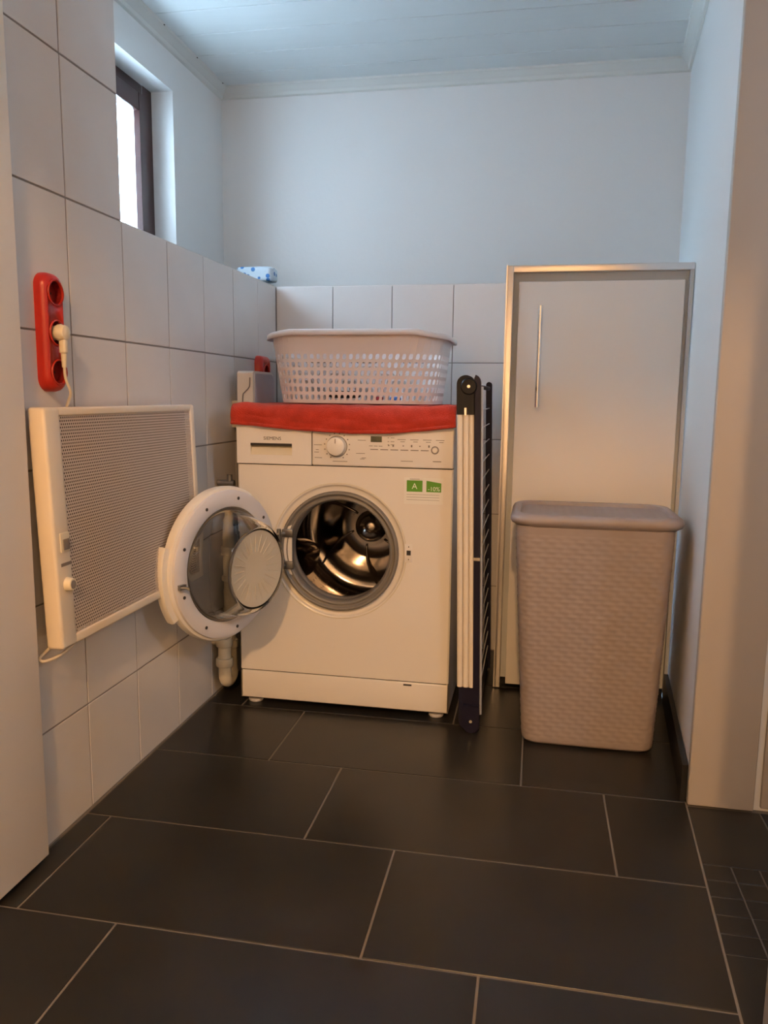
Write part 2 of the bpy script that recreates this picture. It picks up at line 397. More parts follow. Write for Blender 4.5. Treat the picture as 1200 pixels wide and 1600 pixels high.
G().box(-1.2695, -1.20, 1.701, 2.539, 1.2965, 1.3005).out('window_board', 'plaster', win, smooth=False)
G().box(-1.405, -1.390, 2.588, 2.606, 1.301, 1.999).out('shutter_guide', 'outside_grey', win, smooth=False)
# open door leaf flat against left wall
d1 = tag(G().box(-0.8965, -0.8745, 0.42, 1.242, 0.012, 1.975, bev=0.002).out('door_1', 'door_paint'), kind='structure')

# ------------------------------------------------------------------ washing machine
MX0, MX1, MF, MB = -0.803, -0.207, 2.054, 2.60
wm = empty('washing_machine', ((MX0+MX1)/2, 2.33, 0), 'white front-loading washing machine with its round door swung open, draped with a red towel', 'washing machine')
CX, CZ = -0.516, 0.457
def plate_hole(g, x0, x1, z0, z1, cx, cz, r, y, n=72, mi=0):
    ang = [2*PI*i/n for i in range(n)]
    for X in (x0, x1):
        for Z in (z0, z1): ang.append(math.atan2(Z-cz, X-cx) % (2*PI))
    ang.sort(); V = []
    for a in ang:
        ca, sa = math.cos(a), math.sin(a); t = 1e9
        if ca > 1e-9: t = min(t, (x1-cx)/ca)
        if ca < -1e-9: t = min(t, (x0-cx)/ca)
        if sa > 1e-9: t = min(t, (z1-cz)/sa)
        if sa < -1e-9: t = min(t, (z0-cz)/sa)
        V += [(cx+r*ca, y, cz+r*sa), (cx+t*ca, y, cz+t*sa)]
    k = len(ang); g.add(V, [(2*i, 2*i+1, 2*((i+1) % k)+1, 2*((i+1) % k)) for i in range(k)], mi)
b = G()
plate_hole(b, MX0+.004, MX1-.004, 0.1035, 0.6895, CX, CZ, 0.185, MF)
bx = (MX0, MX1)
for x in bx: b.add([(x, MF+.004, 0.018), (x, MB, 0.018), (x, MB, 0.842), (x, MF+.004, 0.842)], [(0, 1, 2, 3)])
for x, s in ((MX0, 1), (MX1, -1)): b.add([(x, MF+.004, 0.104), (x+s*.004, MF, 0.1035), (x+s*.004, MF, 0.6895), (x, MF+.004, 0.6895)], [(0, 1, 2, 3)])
b.add([(MX0, MF+.004, 0.842), (MX1, MF+.004, 0.842), (MX1, MB, 0.842), (MX0, MB, 0.842)], [(0, 1, 2, 3)])
b.add([(MX0, MF+.004, 0.018), (MX1, MF+.004, 0.018), (MX1, MB, 0.018), (MX0, MB, 0.018)], [(0, 1, 2, 3)])
b.add([(MX0, MB, 0.018), (MX1, MB, 0.018), (MX1, MB, 0.842), (MX0, MB, 0.842)], [(0, 1, 2, 3)])
# recessed ring round the porthole
b.lathe([(0.185, MF), (0.183, MF+.001), (0.181, MF+.005), (0.177, MF+.008), (0.160, MF+.009)], (CX, 0, CZ), 'y', 72)
b.out('body', 'enamel', wm, smooth=35)
# groove line of the door recess
G().lathe([(0.1865, MF-.0002), (0.1875, MF-.0008), (0.1890, MF-.0002)], (CX, 0, CZ), 'y', 72).out('recess_rim', 'scoop', wm)
# bellows seal
G().lathe([(0.166, MF+.010), (0.165, MF-.004), (0.161, MF-.008), (0.157, MF-.006), (0.155, MF+.002), (0.152, MF+.004), (0.149, MF-.001), (0.145, MF-.002),
           (0.141, MF+.006), (0.138, MF+.02), (0.142, MF+.032), (0.150, MF+.038), (0.142, MF+.046), (0.138, MF+.055), (0.152, MF+.07)], (CX, 0, CZ), 'y', 72).out('door_seal', 'rubber', wm, smooth='all')
# drum
dr = G(); R = 0.232; Y0, Y1 = MF+.072, 2.50
dr.lathe([(0.150, Y0), (0.20, Y0+.004), (0.226, Y0+.018), (R, Y0+.035), (R, Y1-.03), (0.222, Y1-.010), (0.20, Y1), (0.155, Y1+.006), (0.13, Y1-.006), (0.09, Y1-.012), (0.062, Y1-.008), (0.0, Y1-.008)], (CX, 0, CZ), 'y', 72)
drum = dr.out('drum', 'steel', wm, smooth=50)
G().lathe([(0.052, Y1-.008), (0.050, Y1-.020), (0.042, Y1-.034), (0.028, Y1-.043), (0.012, Y1-.047), (0.0, Y1-.048)], (CX, 0, CZ), 'y', 36).out('drum_hub', 'steel', drum, smooth='all')
for k in range(6):                                          # swirled ribs on the drum's rear plate
    a0 = 2*PI*k/6+0.3; path = [(CX+rr*math.cos(a0+2.6*(rr-.06)), Y1-.012, CZ+rr*math.sin(a0+2.6*(rr-.06))) for rr in [0.06+0.145*i/12 for i in range(13)]]
    G().tube(path, [0.003+0.003*math.sin(PI*i/12) for i in range(13)], 8).out('drum_rib', 'steel', drum, smooth='all')
for ang in (-42, 78, 198):                                   # lifters
    a = math.radians(ang); V = []; F = []; NU, NV = 18, 12
    for i in range(NU+1):
        u = i/NU; yy = Y0+.03+(Y1-.04-Y0-.03)*u; prof = math.sin(PI*min(1, max(0, u)))**0.45 if 0 < u < 1 else 0
        tw = a+0.28*(u-.5)
        for j in range(NV+1):
            t = -1+2*j/NV; h = 0.088*prof*(1-t*t)**0.75 if abs(t) < 1 else 0
            ang2 = tw+t*0.33*(0.5+0.5*prof); rr = R-.001-h
            V.append((CX+rr*math.cos(ang2), yy, CZ+rr*math.sin(ang2)))
    for i in range(NU):
        for j in range(NV): F.append((i*(NV+1)+j, i*(NV+1)+j+1, (i+1)*(NV+1)+j+1, (i+1)*(NV+1)+j))
    link('drum_lifter', mesh(V, F, 'steel', 'all'), drum)
# drum perforations (one joined set of dimples)
pg = G()
for i in range(40):
    a = 2*PI*i/40
    if min(abs((math.degrees(a)-q+180) % 360-180) for q in (-42, 78, 198)) < 26: continue
    for j in range(14):
        yy = Y0+.05+j*.022+(i % 2)*.011; rr = R-.0012; da = .0030/R
        pg.add([(CX+rr*math.cos(a-da), yy, CZ+rr*math.sin(a-da)), (CX+rr*math.cos(a), yy-.003, CZ+rr*math.sin(a)), (CX+rr*math.cos(a+da), yy, CZ+rr*math.sin(a+da)), (CX+rr*math.cos(a), yy+.003, CZ+rr*math.sin(a))], [(0, 1, 2, 3)])
tag(pg.out('drum_holes', 'seam_dark', drum, smooth=False), kind='stuff')
# fascia, drawer, kick panel
fa = G().box(-0.5885, MX1-.0005, MF-.006, MF+.02, 0.692, 0.843, bev=.004).out('control_panel', 'fascia', wm)
dw = G()
def rectgrid(g, x0, x1, z0, z1, hx0, hx1, hz0, hz1, y, mi=0):   # plate with a rectangular hole
    V = [(x0, y, z0), (x1, y, z0), (x1, y, z1), (x0, y, z1), (hx0, y, hz0), (hx1, y, hz0), (hx1, y, hz1), (hx0, y, hz1)]
    g.add(V, [(0, 1, 5, 4), (1, 2, 6, 5), (2, 3, 7, 6), (3, 0, 4, 7)], mi)
hx0, hx1, hz0, hz1 = -0.762, -0.645, 0.717, 0.748
rectgrid(dw, MX0+.001, -0.5905, 0.6925, 0.842, hx0, hx1, hz0, hz1, MF-.006)
dw.add([(MX0+.001, MF-.006, .6925), (-.5905, MF-.006, .6925), (-.5905, MF-.006, .842), (MX0+.001, MF-.006, .842), (MX0+.001, MF+.02, .6925), (-.5905, MF+.02, .6925), (-.5905, MF+.02, .842), (MX0+.001, MF+.02, .842)],
       [(0, 1, 5, 4), (1, 2, 6, 5), (2, 3, 7, 6), (3, 0, 4, 7)])
drawer = dw.out('detergent_drawer', 'fascia', wm, smooth=False)
sc = G(); NS = 8; V = []
for i in range(NS+1):
    t = i/NS; z = hz0+(hz1-hz0)*t; d = MF-.006+0.016*t**1.3
    V += [(hx0, d, z), (hx1, d, z)]
sc.add(V, [(2*i, 2*i+1, 2*i+3, 2*i+2) for i in range(NS)])
sc.add([(hx0, MF-.006, hz1), (hx1, MF-.006, hz1), (hx1, MF+.011, hz1), (hx0, MF+.011, hz1)], [(0, 1, 2, 3)])
sc.add([(hx0, MF-.006, hz0), (hx0, MF-.006, hz1), (hx0, MF+.011, hz1)], [(0, 1, 2)]); sc.add([(hx1, MF-.006, hz0), (hx1, MF-.006, hz1), (hx1, MF+.011, hz1)], [(0, 1, 2)])
sc.out('handle_recess', 'scoop', drawer)
G().box(hx0, hx1, MF-.0075, MF-.003, hz1-.006, hz1+.0005).out('recess_lip', 'seam_dark', drawer, smooth=False)
text('brand_lettering', 'SIEMENS', (-0.7000, MF-.0063, 0.7615), 0.0125, 'mark_dark', drawer, sx=1.08)
fy = MF-.0062
kn = G().lathe([(0.0, fy-.020), (0.021, fy-.020), (0.0240, fy-.018), (0.0255, fy), (0.0, fy)], (-0.5195, 0, 0.7450), 'y', 40).out('program_knob', 'enamel', fa)
G().box(-0.5205, -0.5185, fy-.0206, fy-.0198, 0.7530, 0.7655).out('knob_pointer', 'mark', kn, smooth=False)
G().lathe([(0.0265, fy-.0003), (0.0285, fy-.0003)], (-0.5195, 0, 0.7442), 'y', 40).out('knob_ring', 'mark', fa)
mk = G()
def bar(x, z, w_, h_=0.0014): mk.box(x-w_/2, x+w_/2, fy-.0002, fy+.0002, z-h_/2, z+h_/2)
for t in range(14):
    a = math.radians(-60+t*300/13-0); bar(-0.5195+0.0345*math.cos(a), 0.7445+0.0345*math.sin(a), 0.003, 0.003)
for x, z, w_ in ((-.572, .7475, .022), (-.576, .728, .013), (-.574, .7345, .008), (-.571, .713, .020), (-.452, .762, .022), (-.455, .727, .024), (-.450, .7125, .012), (-.446, .7155, .012), (-.511, .7045, .040)): bar(x, z, w_)
for x in (-.427, -.414, -.401): bar(x, .7475, .010)
for i in range(6): bar(-.418+.027*i, .7385, .021, .0022)
for z in (.770, .760, .752): bar(-.369, z, .010); bar(-.380, z, .004)
for i in range(4): bar(-.345+.034*i, .766, .022); bar(-.342+.034*i, .7605, .012)
for i, x in enumerate((-.379, -.367, -.340, -.318, -.296, -.272)): bar(x, .7495, .004, .006 if i % 2 else .0025)
bar(-.330, .7095, .032); bar(-.250, .7105, .022, .002)
mk.out('printed_marks', 'mark', fa, smooth=False)['kind'] = 'stuff'
G().box(-0.4275, -0.3975, fy-.0008, fy+.0004, 0.7580, 0.7735, bev=.0003).out('display', 'lcd', fa)
bt = G().lathe([(0, fy-.003), (0.0065, fy-.003), (0.0075, fy), (0, fy)], (-0.2560, 0, 0.7400), 'y', 24).out('start_button', 'enamel', fa)
G().lathe([(0.0080, fy-.0006), (0.0105, fy-.0006)], (-0.2560, 0, 0.7400), 'y', 24).out('button_ring', 'mark', fa)
kp = G().box(MX0+.004, MX1-.002, MF-.001, MF+.02, 0.020, 0.1005, bev=.003).out('kick_panel', 'enamel', wm)
G().box(-0.331, -0.308, MF-.0014, MF, 0.0905, 0.0955).out('slot', 'mark_dark', kp, smooth=False)
G().box(MX0+.006, MX1-.006, MF+.004, MF+.01, 0.099, 0.106).out('panel_joint', 'seam_dark', wm, smooth=False)
G().box(MX0+.004, MX1-.004, MF+.0035, MF+.01, 0.684, 0.694).out('panel_joint', 'seam_dark', wm, smooth=False)
for x, yy in ((MX0+.035, MF+.03), (MX1-.035, MF+.03), (MX0+.035, MB-.04), (MX1-.035, MB-.04)):
    G().lathe([(0, 0.0005), (0.019, 0.0005), (0.021, 0.003), (0.021, 0.009), (0.008, 0.011), (0.008, 0.02), (0, 0.02)], (x, yy, 0), 'z', 20).out('foot', 'door_ring', wm)
# door lock plate
lk = G().box(-0.3335, -0.3125, MF-.0008, MF+.001, 0.437, 0.487, bev=.0004).out('lock_plate', 'fascia', wm)
G().box(-0.3275, -0.3165, MF-.0014, MF-.0004, 0.4565, 0.4695).out('lock_slot', 'seam_dark', lk, smooth=False)
screw((-0.322, MF-.001, 0.4795), .0016, lk, axis='y'); screw((-0.322, MF-.001, 0.4450), .0016, lk, axis='y')
# energy sticker
st = G().box(-0.3370, -0.2330, MF-.0006, MF-.0001, 0.5960, 0.6660).out('energy_sticker', 'sticker', wm, smooth=False)
G().box(-0.3300, -0.2880, MF-.0009, MF-.0005, 0.6290, 0.6590).out('green_field', 'green', st, smooth=False)
G().prism([(-0.2775, .6290), (-0.2380, .6290), (-0.2380, .6530), (-0.2775, .6590)], 1, MF-.0009, MF-.0005).out('green_field', 'green', st, smooth=False)
text('lettering', 'A', (-0.3090, MF-.0011, 0.6430), 0.022, 'print_white', st)
text('lettering', '-10%', (-0.2575, MF-.0011, 0.6370), 0.016, 'print_white', st)
sm = G().box(-0.322, -0.296, MF-.0009, MF-.0005, .6620, .6632)
for z in (.621, .614, .607): sm.box(-0.330, -0.243, MF-.0009, MF-.0005, z, z+.0008)
sm.out('small_print', 'mark', st, smooth=False)['kind'] = 'stuff'

# open porthole door ---------------------------------------------------
TH = math.radians(70); HX, HY, DR, DZ = -0.677, 2.030, 0.197, 0.455
dd = Vector((-math.cos(TH), -math.sin(TH), 0)); dn = Vector((math.sin(TH), -math.cos(TH), 0))   # dn: inner side
def DT(q): q = Vector(q); return Vector((HX, HY, DZ))+dd*(q.x+DR+.006)+dn*q.y+Vector((0, 0, q.z))
door = G().lathe([(0.146, -.020), (0.146, 0.001), (0.150, 0.004), (0.180, 0.004), (0.187, 0.001), (0.188, -.004), (0.188, -.020)], (0, 0, 0), 'y', 72, T=DT, closed=True).out('door', 'door_ring', wm)
G().lathe([(0.188, -.006), (0.194, -.008), (0.197, -.014), (0.196, -.030), (0.186, -.038), (0.150, -.042), (0.142, -.040), (0.146, -.021), (0.187, -.021)], (0, 0, 0), 'y', 72, T=DT, closed=True).out('outer_ring', 'door_flange', door)
G().lathe([(0.190, -.012), (0.210, -.014), (0.213, -.020), (0.211, -.036), (0.195, -.036)], (0, 0, 0), 'y', 22, T=DT, closed=True, a0=math.radians(-33), a1=math.radians(20)).out('grip', 'door_flange', door)
# glass bowl, a solid of revolution with real wall thickness
G().lathe([(0.1455, -.004), (0.1455, 0.002), (0.138, 0.006), (0.130, 0.030), (0.122, 0.060), (0.114, 0.082), (0.106, 0.092), (0.096, 0.094),
           (0.094, 0.089), (0.102, 0.087), (0.109, 0.078), (0.117, 0.058), (0.125, 0.028), (0.132, 0.002), (0.137, -.004)], (0, 0, 0), 'y', 64, T=DT, closed=True).out('glass_bowl', 'glass', door, smooth='all')
eg = G(); RB = [(0, 0)]
eg.lathe([(0, .084), (.03, .085), (.06, .087), (.085, .090), (.0955, .0925), (.0955, .0895), (.085, .087), (.06, .084), (.03, .082), (0, .081)], (0, 0, 0), 'y', 48, T=DT)
for k in range(24):
    a = 2*PI*k/24; eg.tube([DT((rr*math.cos(a), .0855+.004*(rr/.09)**2, rr*math.sin(a))) for rr in (.042, .065, .086)], [.0015, .0022, .0015], 6)
eg.out('bowl_end', 'cream_reflection', door)  # ribbed end disc, its cream tone a painted reflection
G().lathe([(0, -.034), (0.143, -.034), (0.143, -.031), (0, -.031)], (0, 0, 0), 'y', 48, T=DT).out('outer_pane', 'smoked', door)
for k in range(9):
    a = math.radians(22+k*40); p = DT((0.168*math.cos(a), 0.0045, 0.168*math.sin(a)))
    sg = G(); sg.lathe([(0, 0.0036), (0.0042, 0.0036), (0.0042, 0.0052), (0, 0.0052)], (0.168*math.cos(a), 0, 0.168*math.sin(a)), 'y', 10, T=DT); sg.out('screw', 'mark_dark', door)
lt = G()
for q in ((0.160, 0.180, 0.004, 0.012, -.030, -.018),):
    V = [DT((x, y_, z)) for x in q[:2] for y_ in q[2:4] for z in q[4:]]
    lt.add(V, [(0, 1, 3, 2), (4, 6, 7, 5), (0, 4, 5, 1), (2, 3, 7, 6), (0, 2, 6, 4), (1, 5, 7, 3)])
lt.tube([DT((0.176, 0.010, -.024)), DT((0.168, 0.028, -.024)), DT((0.176, 0.034, -.024))], 0.0035, 8)
lt.out('latch_hook', 'hinge_metal', door)
tp = G().prism([(-0.648, .525), (-0.682, .512), (-0.700, .506), (-0.700, .404), (-0.682, .398), (-0.648, .385)], 1, MF-.0012, MF+.001).out('hinge_tab', 'fascia', wm)
hg = G()
for z in (0.412, 0.502):
    p0 = DT((-0.172, 0.006, z-DZ)); hg.tube([p0, p0+dn*.012, Vector((HX-.002, HY-.012, z)), Vector((HX+.010, MF-.002, z)), Vector((HX+.026, MF-.002, z))], 0.0055, 8)
    hg.box(HX+.002, HX+.034, MF-.010, MF+.002, z-.010, z+.012, bev=.003)
hg.tube([(HX+.002, HY-.008, .400), (HX+.002, HY-.008, .518)], 0.006, 12)
hinge = hg.out('hinge', 'hinge_metal', wm)

# ------------------------------------------------------------------ red towel on machine
tw = empty('towel', (-0.506, 2.3, 0.842), 'red terry towel spread over the washing machine top, hanging over its front edge', 'towel')
V = []; F = []; NX = 90
prof = []
def hem(u):                       # z of the hanging hem, u 0..1 left to right
    P = [(0, .800), (.1, .797), (.3, .787), (.55, .7805), (.72, .783), (.88, .792), (1, .802)]
    for (a, za), (b_, zb) in zip(P, P[1:]):
        if u <= b_: return za+(zb-za)*(u-a)/(b_-a)
random.seed(3)
def bulge(u): return 0.0055*math.exp(-((u-.06)/.05)**2)+0.007*math.exp(-((u-.965)/.04)**2)
NYB, NF = 26, 14
for i in range(NX+1):
    u = i/NX; x = -0.812+0.610*u
    for j in range(NYB+1):
        yy = 2.57-(2.57-2.052)*j/NYB
        z = 0.8500+0.0012*math.sin(u*31+j*.7)+0.0012*math.sin(u*13-j*1.1)
        z += bulge(u)*math.exp(-((j-NYB)/4)**2)
        V.append((x, yy, z))
    zt = bulge(u)+0.8500+0.0012*math.sin(u*31+NYB*.7)+0.0012*math.sin(u*13-NYB*1.1); zh = hem(u)
    for j in range(1, NF+1):
        t = j/NF; a = min(1, t*3.2); fold = .0035*math.sin(u*9+t*5)*math.sin(PI*t)+.002*math.sin(u*23-t*7)*math.sin(PI*t)
        yy = 2.052-0.013*math.sin(a*PI/2)-0.003*math.sin(u*25+t*3)*t-0.002*math.sin(u*60)*t-.002-abs(fold)
        V.append((x, yy, zt-(zt-zh)*(1-math.cos(a*PI/2))*.18-(zt-zh)*.82*t+0.0008*math.sin(u*70)*t))
NR = NYB+NF+1
for i in range(NX):
    for j in range(NR-1): F.append((i*NR+j, i*NR+j+1, (i+1)*NR+j+1, (i+1)*NR+j))
t_ = link('terry_cloth', mesh(V, F, 'red_towel', 'all'), tw)
sd = t_.modifiers.new('thickness', 'SOLIDIFY'); sd.thickness = 0.006; sd.offset = 0
hemg = G(); path = []
for i in range(61):
    u = i/60; x = -0.812+0.610*u; path.append((x, 2.0345-0.003*math.sin(u*25+3)-0.002*math.sin(u*60), hem(u)+.003))
hemg.tube(path, 0.0048, 8).out('hem', 'red_towel', tw, smooth='all')

# ------------------------------------------------------------------ laundry basket
bk = empty('laundry_basket', (-0.468, 2.29, 0.8565), 'white perforated plastic laundry basket standing on the red towel', 'basket')
bcx, bcy = -0.502, 2.297
def bpt(s, v_):
    """s along perimeter in cells; v_ height 0..1"""
    W = 0.450+(0.496-0.450)*v_; D = 0.27+(0.335-0.27)*v_; r = 0.085
    key = round(v_, 5)
    if key not in bcache:
        bcache[key] = resample(rrect(W, D, r, 8), NP)[0]
    P = bcache[key]; i = int(math.floor(s)) % NP; f_ = s-math.floor(s); a, b_ = P[i], P[(i+1) % NP]
    return (bcx+a[0]+(b_[0]-a[0])*f_, bcy+a[1]+(b_[1]-a[1])*f_, 0.8575+0.192*v_)
bcache = {}; NP = 78*2
g = G()
vr = lambda z: (z-0.8575)/0.192
zr = [0.8575, 0.8625]+[0.8625+0.0222*(k+1) for k in range(6)]
def cell(s0, v0, s1, v1, hole):
    if not hole: g.add([bpt(s0, v0), bpt(s1, v0), bpt(s1, v1), bpt(s0, v1)], [(0, 1, 2, 3)]); return
    ms, mv = s1-s0, v1-v0; hw, hh = .30, .34; c = (s0+s1)/2; cv = (v0+v1)/2
    O = [(s0, v0), (c, v0), (s1, v0), (s1, cv), (s1, v1), (c, v1), (s0, v1), (s0, cv)]
    I = [(c-ms*hw*.8, cv-mv*hh*.8), (c, cv-mv*hh), (c+ms*hw*.8, cv-mv*hh*.8), (c+ms*hw, cv), (c+ms*hw*.8, cv+mv*hh*.8), (c, cv+mv*hh), (c-ms*hw*.8, cv+mv*hh*.8), (c-ms*hw, cv)]
    g.add([bpt(*q) for q in O+I], [(i, (i+1) % 8, 8+(i+1) % 8, 8+i) for i in range(8)])
for k in range(NP//2):
    s0, s1 = 2*k, 2*k+2
    cell(s0, vr(zr[0]), s1, vr(zr[1]), False)
    for r_ in range(6): cell(s0, vr(zr[r_+1]), s1, vr(zr[r_+2]), True)
    for q in range(3): cell(s0, vr(.9957)+(1-vr(.9957))*q/3, s1, vr(.9957)+(1-vr(.9957))*(q+1)/3, False)
bw = link('basket_wall', mesh(g.v, g.f, 'basket'), bk)
md = bw.modifiers.new('thickness', 'SOLIDIFY'); md.thickness = 0.0025; md.offset = 0
bot = [(bcx+p[0], bcy+p[1]) for p in rrect(0.448, 0.268, 0.085, 8)]
G().prism(bot, 2, 0.8570, 0.8600).out('basket_floor', 'basket', bk)
# rim: swept lip, lower at the ends like grips
V = []; F = []; rp, _ = resample(rrect(0.496, 0.335, 0.085, 10), 120)
lip = [(0, 0), (0.004, 0.006), (0.012, 0.008), (0.018, 0.004), (0.019, -.008), (0.0165, -.009), (0.0155, 0.001), (0.011, 0.0045), (0.005, 0.003), (0.002, -.004)]
for i, p in enumerate(rp):
    a, b_ = rp[i-1], rp[(i+1) % 120]; t = Vector((b_[0]-a[0], b_[1]-a[1])).normalized(); n_ = Vector((t.y, -t.x))
    dz = -0.010*max(0, (abs(p[0])-0.17)/0.075)
    for o_, h_ in lip: V.append((bcx+p[0]+n_.x*o_*.8, bcy+p[1]+n_.y*o_*.8, 1.0495+h_+dz))
L_ = len(lip)
for i in range(120):
    for j in range(L_): F.append((i*L_+j, i*L_+(j+1) % L_, ((i+1) % 120)*L_+(j+1) % L_, ((i+1) % 120)*L_+j))
link('rim', mesh(V, F, 'basket', 'all'), bk)
# things in the basket
def bundle(name, x0, x1, y0, y1, z0, z1, m, label, cat, seed, ex=4):
    bm = bmesh.new(); bmesh.ops.create_cube(bm, size=1); bmesh.ops.subdivide_edges(bm, edges=bm.edges[:], cuts=6, use_grid_fill=True)
    for q in bm.verts:
        c = q.co.copy(); r = (abs(c.x*2)**ex+abs(c.y*2)**ex+abs(c.z*2)**ex)**(1/ex)
        c = c/max(r, 1e-6)*max(abs(c.x), abs(c.y), abs(c.z))*2
        k = 1+.05*math.sin(c.x*17+seed)*math.cos(c.y*13+seed*2)
        q.co = Vector(((x0+x1)/2+c.x*(x1-x0)*.5*k, (y0+y1)/2+c.y*(y1-y0)*.5*k, (z0+z1)/2+c.z*(z1-z0)*.5))
    me = bpy.data.meshes.new('m'); bm.to_mesh(me); bm.free(); me.materials.append(MAT[m]); me.polygons.foreach_set('use_smooth', [True]*len(me.polygons))
    return tag(link(name, me), label, cat)
bundle('folded_cloth', -0.640, -0.470, 2.175, 2.38, 0.8605, 0.903, 'dark_cloth', 'dark folded cloth lying in the left half of the white laundry basket', 'cloth', 1)
bundle('folded_cloth', -0.425, -0.375, 2.185, 2.33, 0.8605, 0.882, 'blue_cloth', 'small blue cloth seen through the lowest holes of the laundry basket', 'cloth', 2)
bundle('folded_cloth', -0.459, -0.435, 2.185, 2.33, 0.8605, 0.882, 'red_cloth', 'narrow red cloth beside the blue cloth at the bottom of the laundry basket', 'cloth', 3)

# ------------------------------------------------------------------ electric panel heater
ht = empty('panel_heater', (-0.87, 1.58, 0.41), 'cream electric panel heater with perforated front hung on the tiled left wall', 'heater')
HZ0, HZ1, HY0, HY1 = 0.408, 0.852, 1.264, 1.892
def lean(q):                      # bottom hangs 16 mm further from wall
    q = Vector(q); q.x += (HZ1-q.z)/(HZ1-HZ0)*0.016; return q
def HG(g): g.v = [tuple(lean(v)) for v in g.v]; return g
XB, XF = -0.889, -0.854
def frame_prism(g, y0, y1, z0, z1, x0, x1, bev): g.box(x0, x1, y0, y1, z0, z1, bev=bev)
b = G(); fy0, fy1, fz0, fz1 = 1.312, 1.868, 0.428, 0.836
frame_prism(b, HY0, fy0, HZ0, HZ1, XB, XF, .006); frame_prism(b, fy1, HY1, HZ0, HZ1, XB, XF, .006)
b.box(XB, XF-.0005, fy0-.004, fy1+.004, fz1, HZ1-.0005, bev=.004); b.box(XB, XF-.0005, fy0-.004, fy1+.004, HZ0+.0005, fz0, bev=.004)
HG(b).out('casing', 'heater_enamel', ht)
HG(G().box(XB+.001, XF-.016, fy0, fy1, fz0, fz1)).out('heating_panel', 'heater_dark', ht, smooth=False)
g = G(); PC, PR = 0.0064, 0.0060; nc = int((fy1-fy0)/PC); nr = int((fz1-fz0)/PR)
pc = (fy1-fy0)/nc; pr = (fz1-fz0)/nr; X = XF-.003
for r_ in range(nr):
    z0 = fz0+r_*pr; off = (r_ % 2)*pc/2
    if r_ % 2:
        g.add([(X, fy0, z0), (X, fy0+off, z0), (X, fy0+off, z0+pr), (X, fy0, z0+pr)], [(0, 1, 2, 3)])
        g.add([(X, fy1-off, z0), (X, fy1, z0), (X, fy1, z0+pr), (X, fy1-off, z0+pr)], [(0, 1, 2, 3)])
    for c in range(nc-(r_ % 2)):
        y0 = fy0+c*pc+off; cy, cz = y0+pc/2, z0+pr/2; h = 0.0016
        O = [(X, y0, z0), (X, y0+pc, z0), (X, y0+pc, z0+pr), (X, y0, z0+pr)]
        I = [(X, cy-h, cz-h), (X, cy+h, cz-h), (X, cy+h, cz+h), (X, cy-h, cz+h)]
        g.add(O+I, [(i, (i+1) % 4, 4+(i+1) % 4, 4+i) for i in range(4)])
HG(g).out('perforated_grille', 'heater_mesh', ht, smooth=False)
sw = HG(G().box(XF-.0005, XF+.002, 1.280, 1.308, 0.588, 0.624, bev=.0008)).out('switch', 'cream', ht)
HG(G().box(XF+.002, XF+.004, 1.286, 1.305, 0.592, 0.612, bev=.0008)).out('rocker', 'mark', sw)
HG(G().box(XF-.0005, XF+.0006, 1.278, 1.310, 0.562, 0.568)).out('print_band', 'mark', ht, smooth=False)
kn = HG(G().lathe([(0, XF+.012), (0.0105, XF+.012), (0.0120, XF+.010), (0.0135, XF), (0, XF)], (0, 1.293, 0.527), 'x', 28)).out('thermostat_knob', 'cream', ht)
HG(G().lathe([(0, XF+.0128), (0.008, XF+.0128), (0.008, XF+.011), (0, XF+.011)], (0, 1.293, 0.527), 'x', 20)).out('knob_cap', 'mark', kn)
g = G()
HG(G().box(-0.902, XB+.002, 1.36, 1.39, 0.60, 0.70)).out('bracket', 'hinge_metal', ht, smooth=False)
HG(G().box(-0.902, XB+.002, 1.77, 1.80, 0.60, 0.70)).out('bracket', 'hinge_metal', ht, smooth=False)

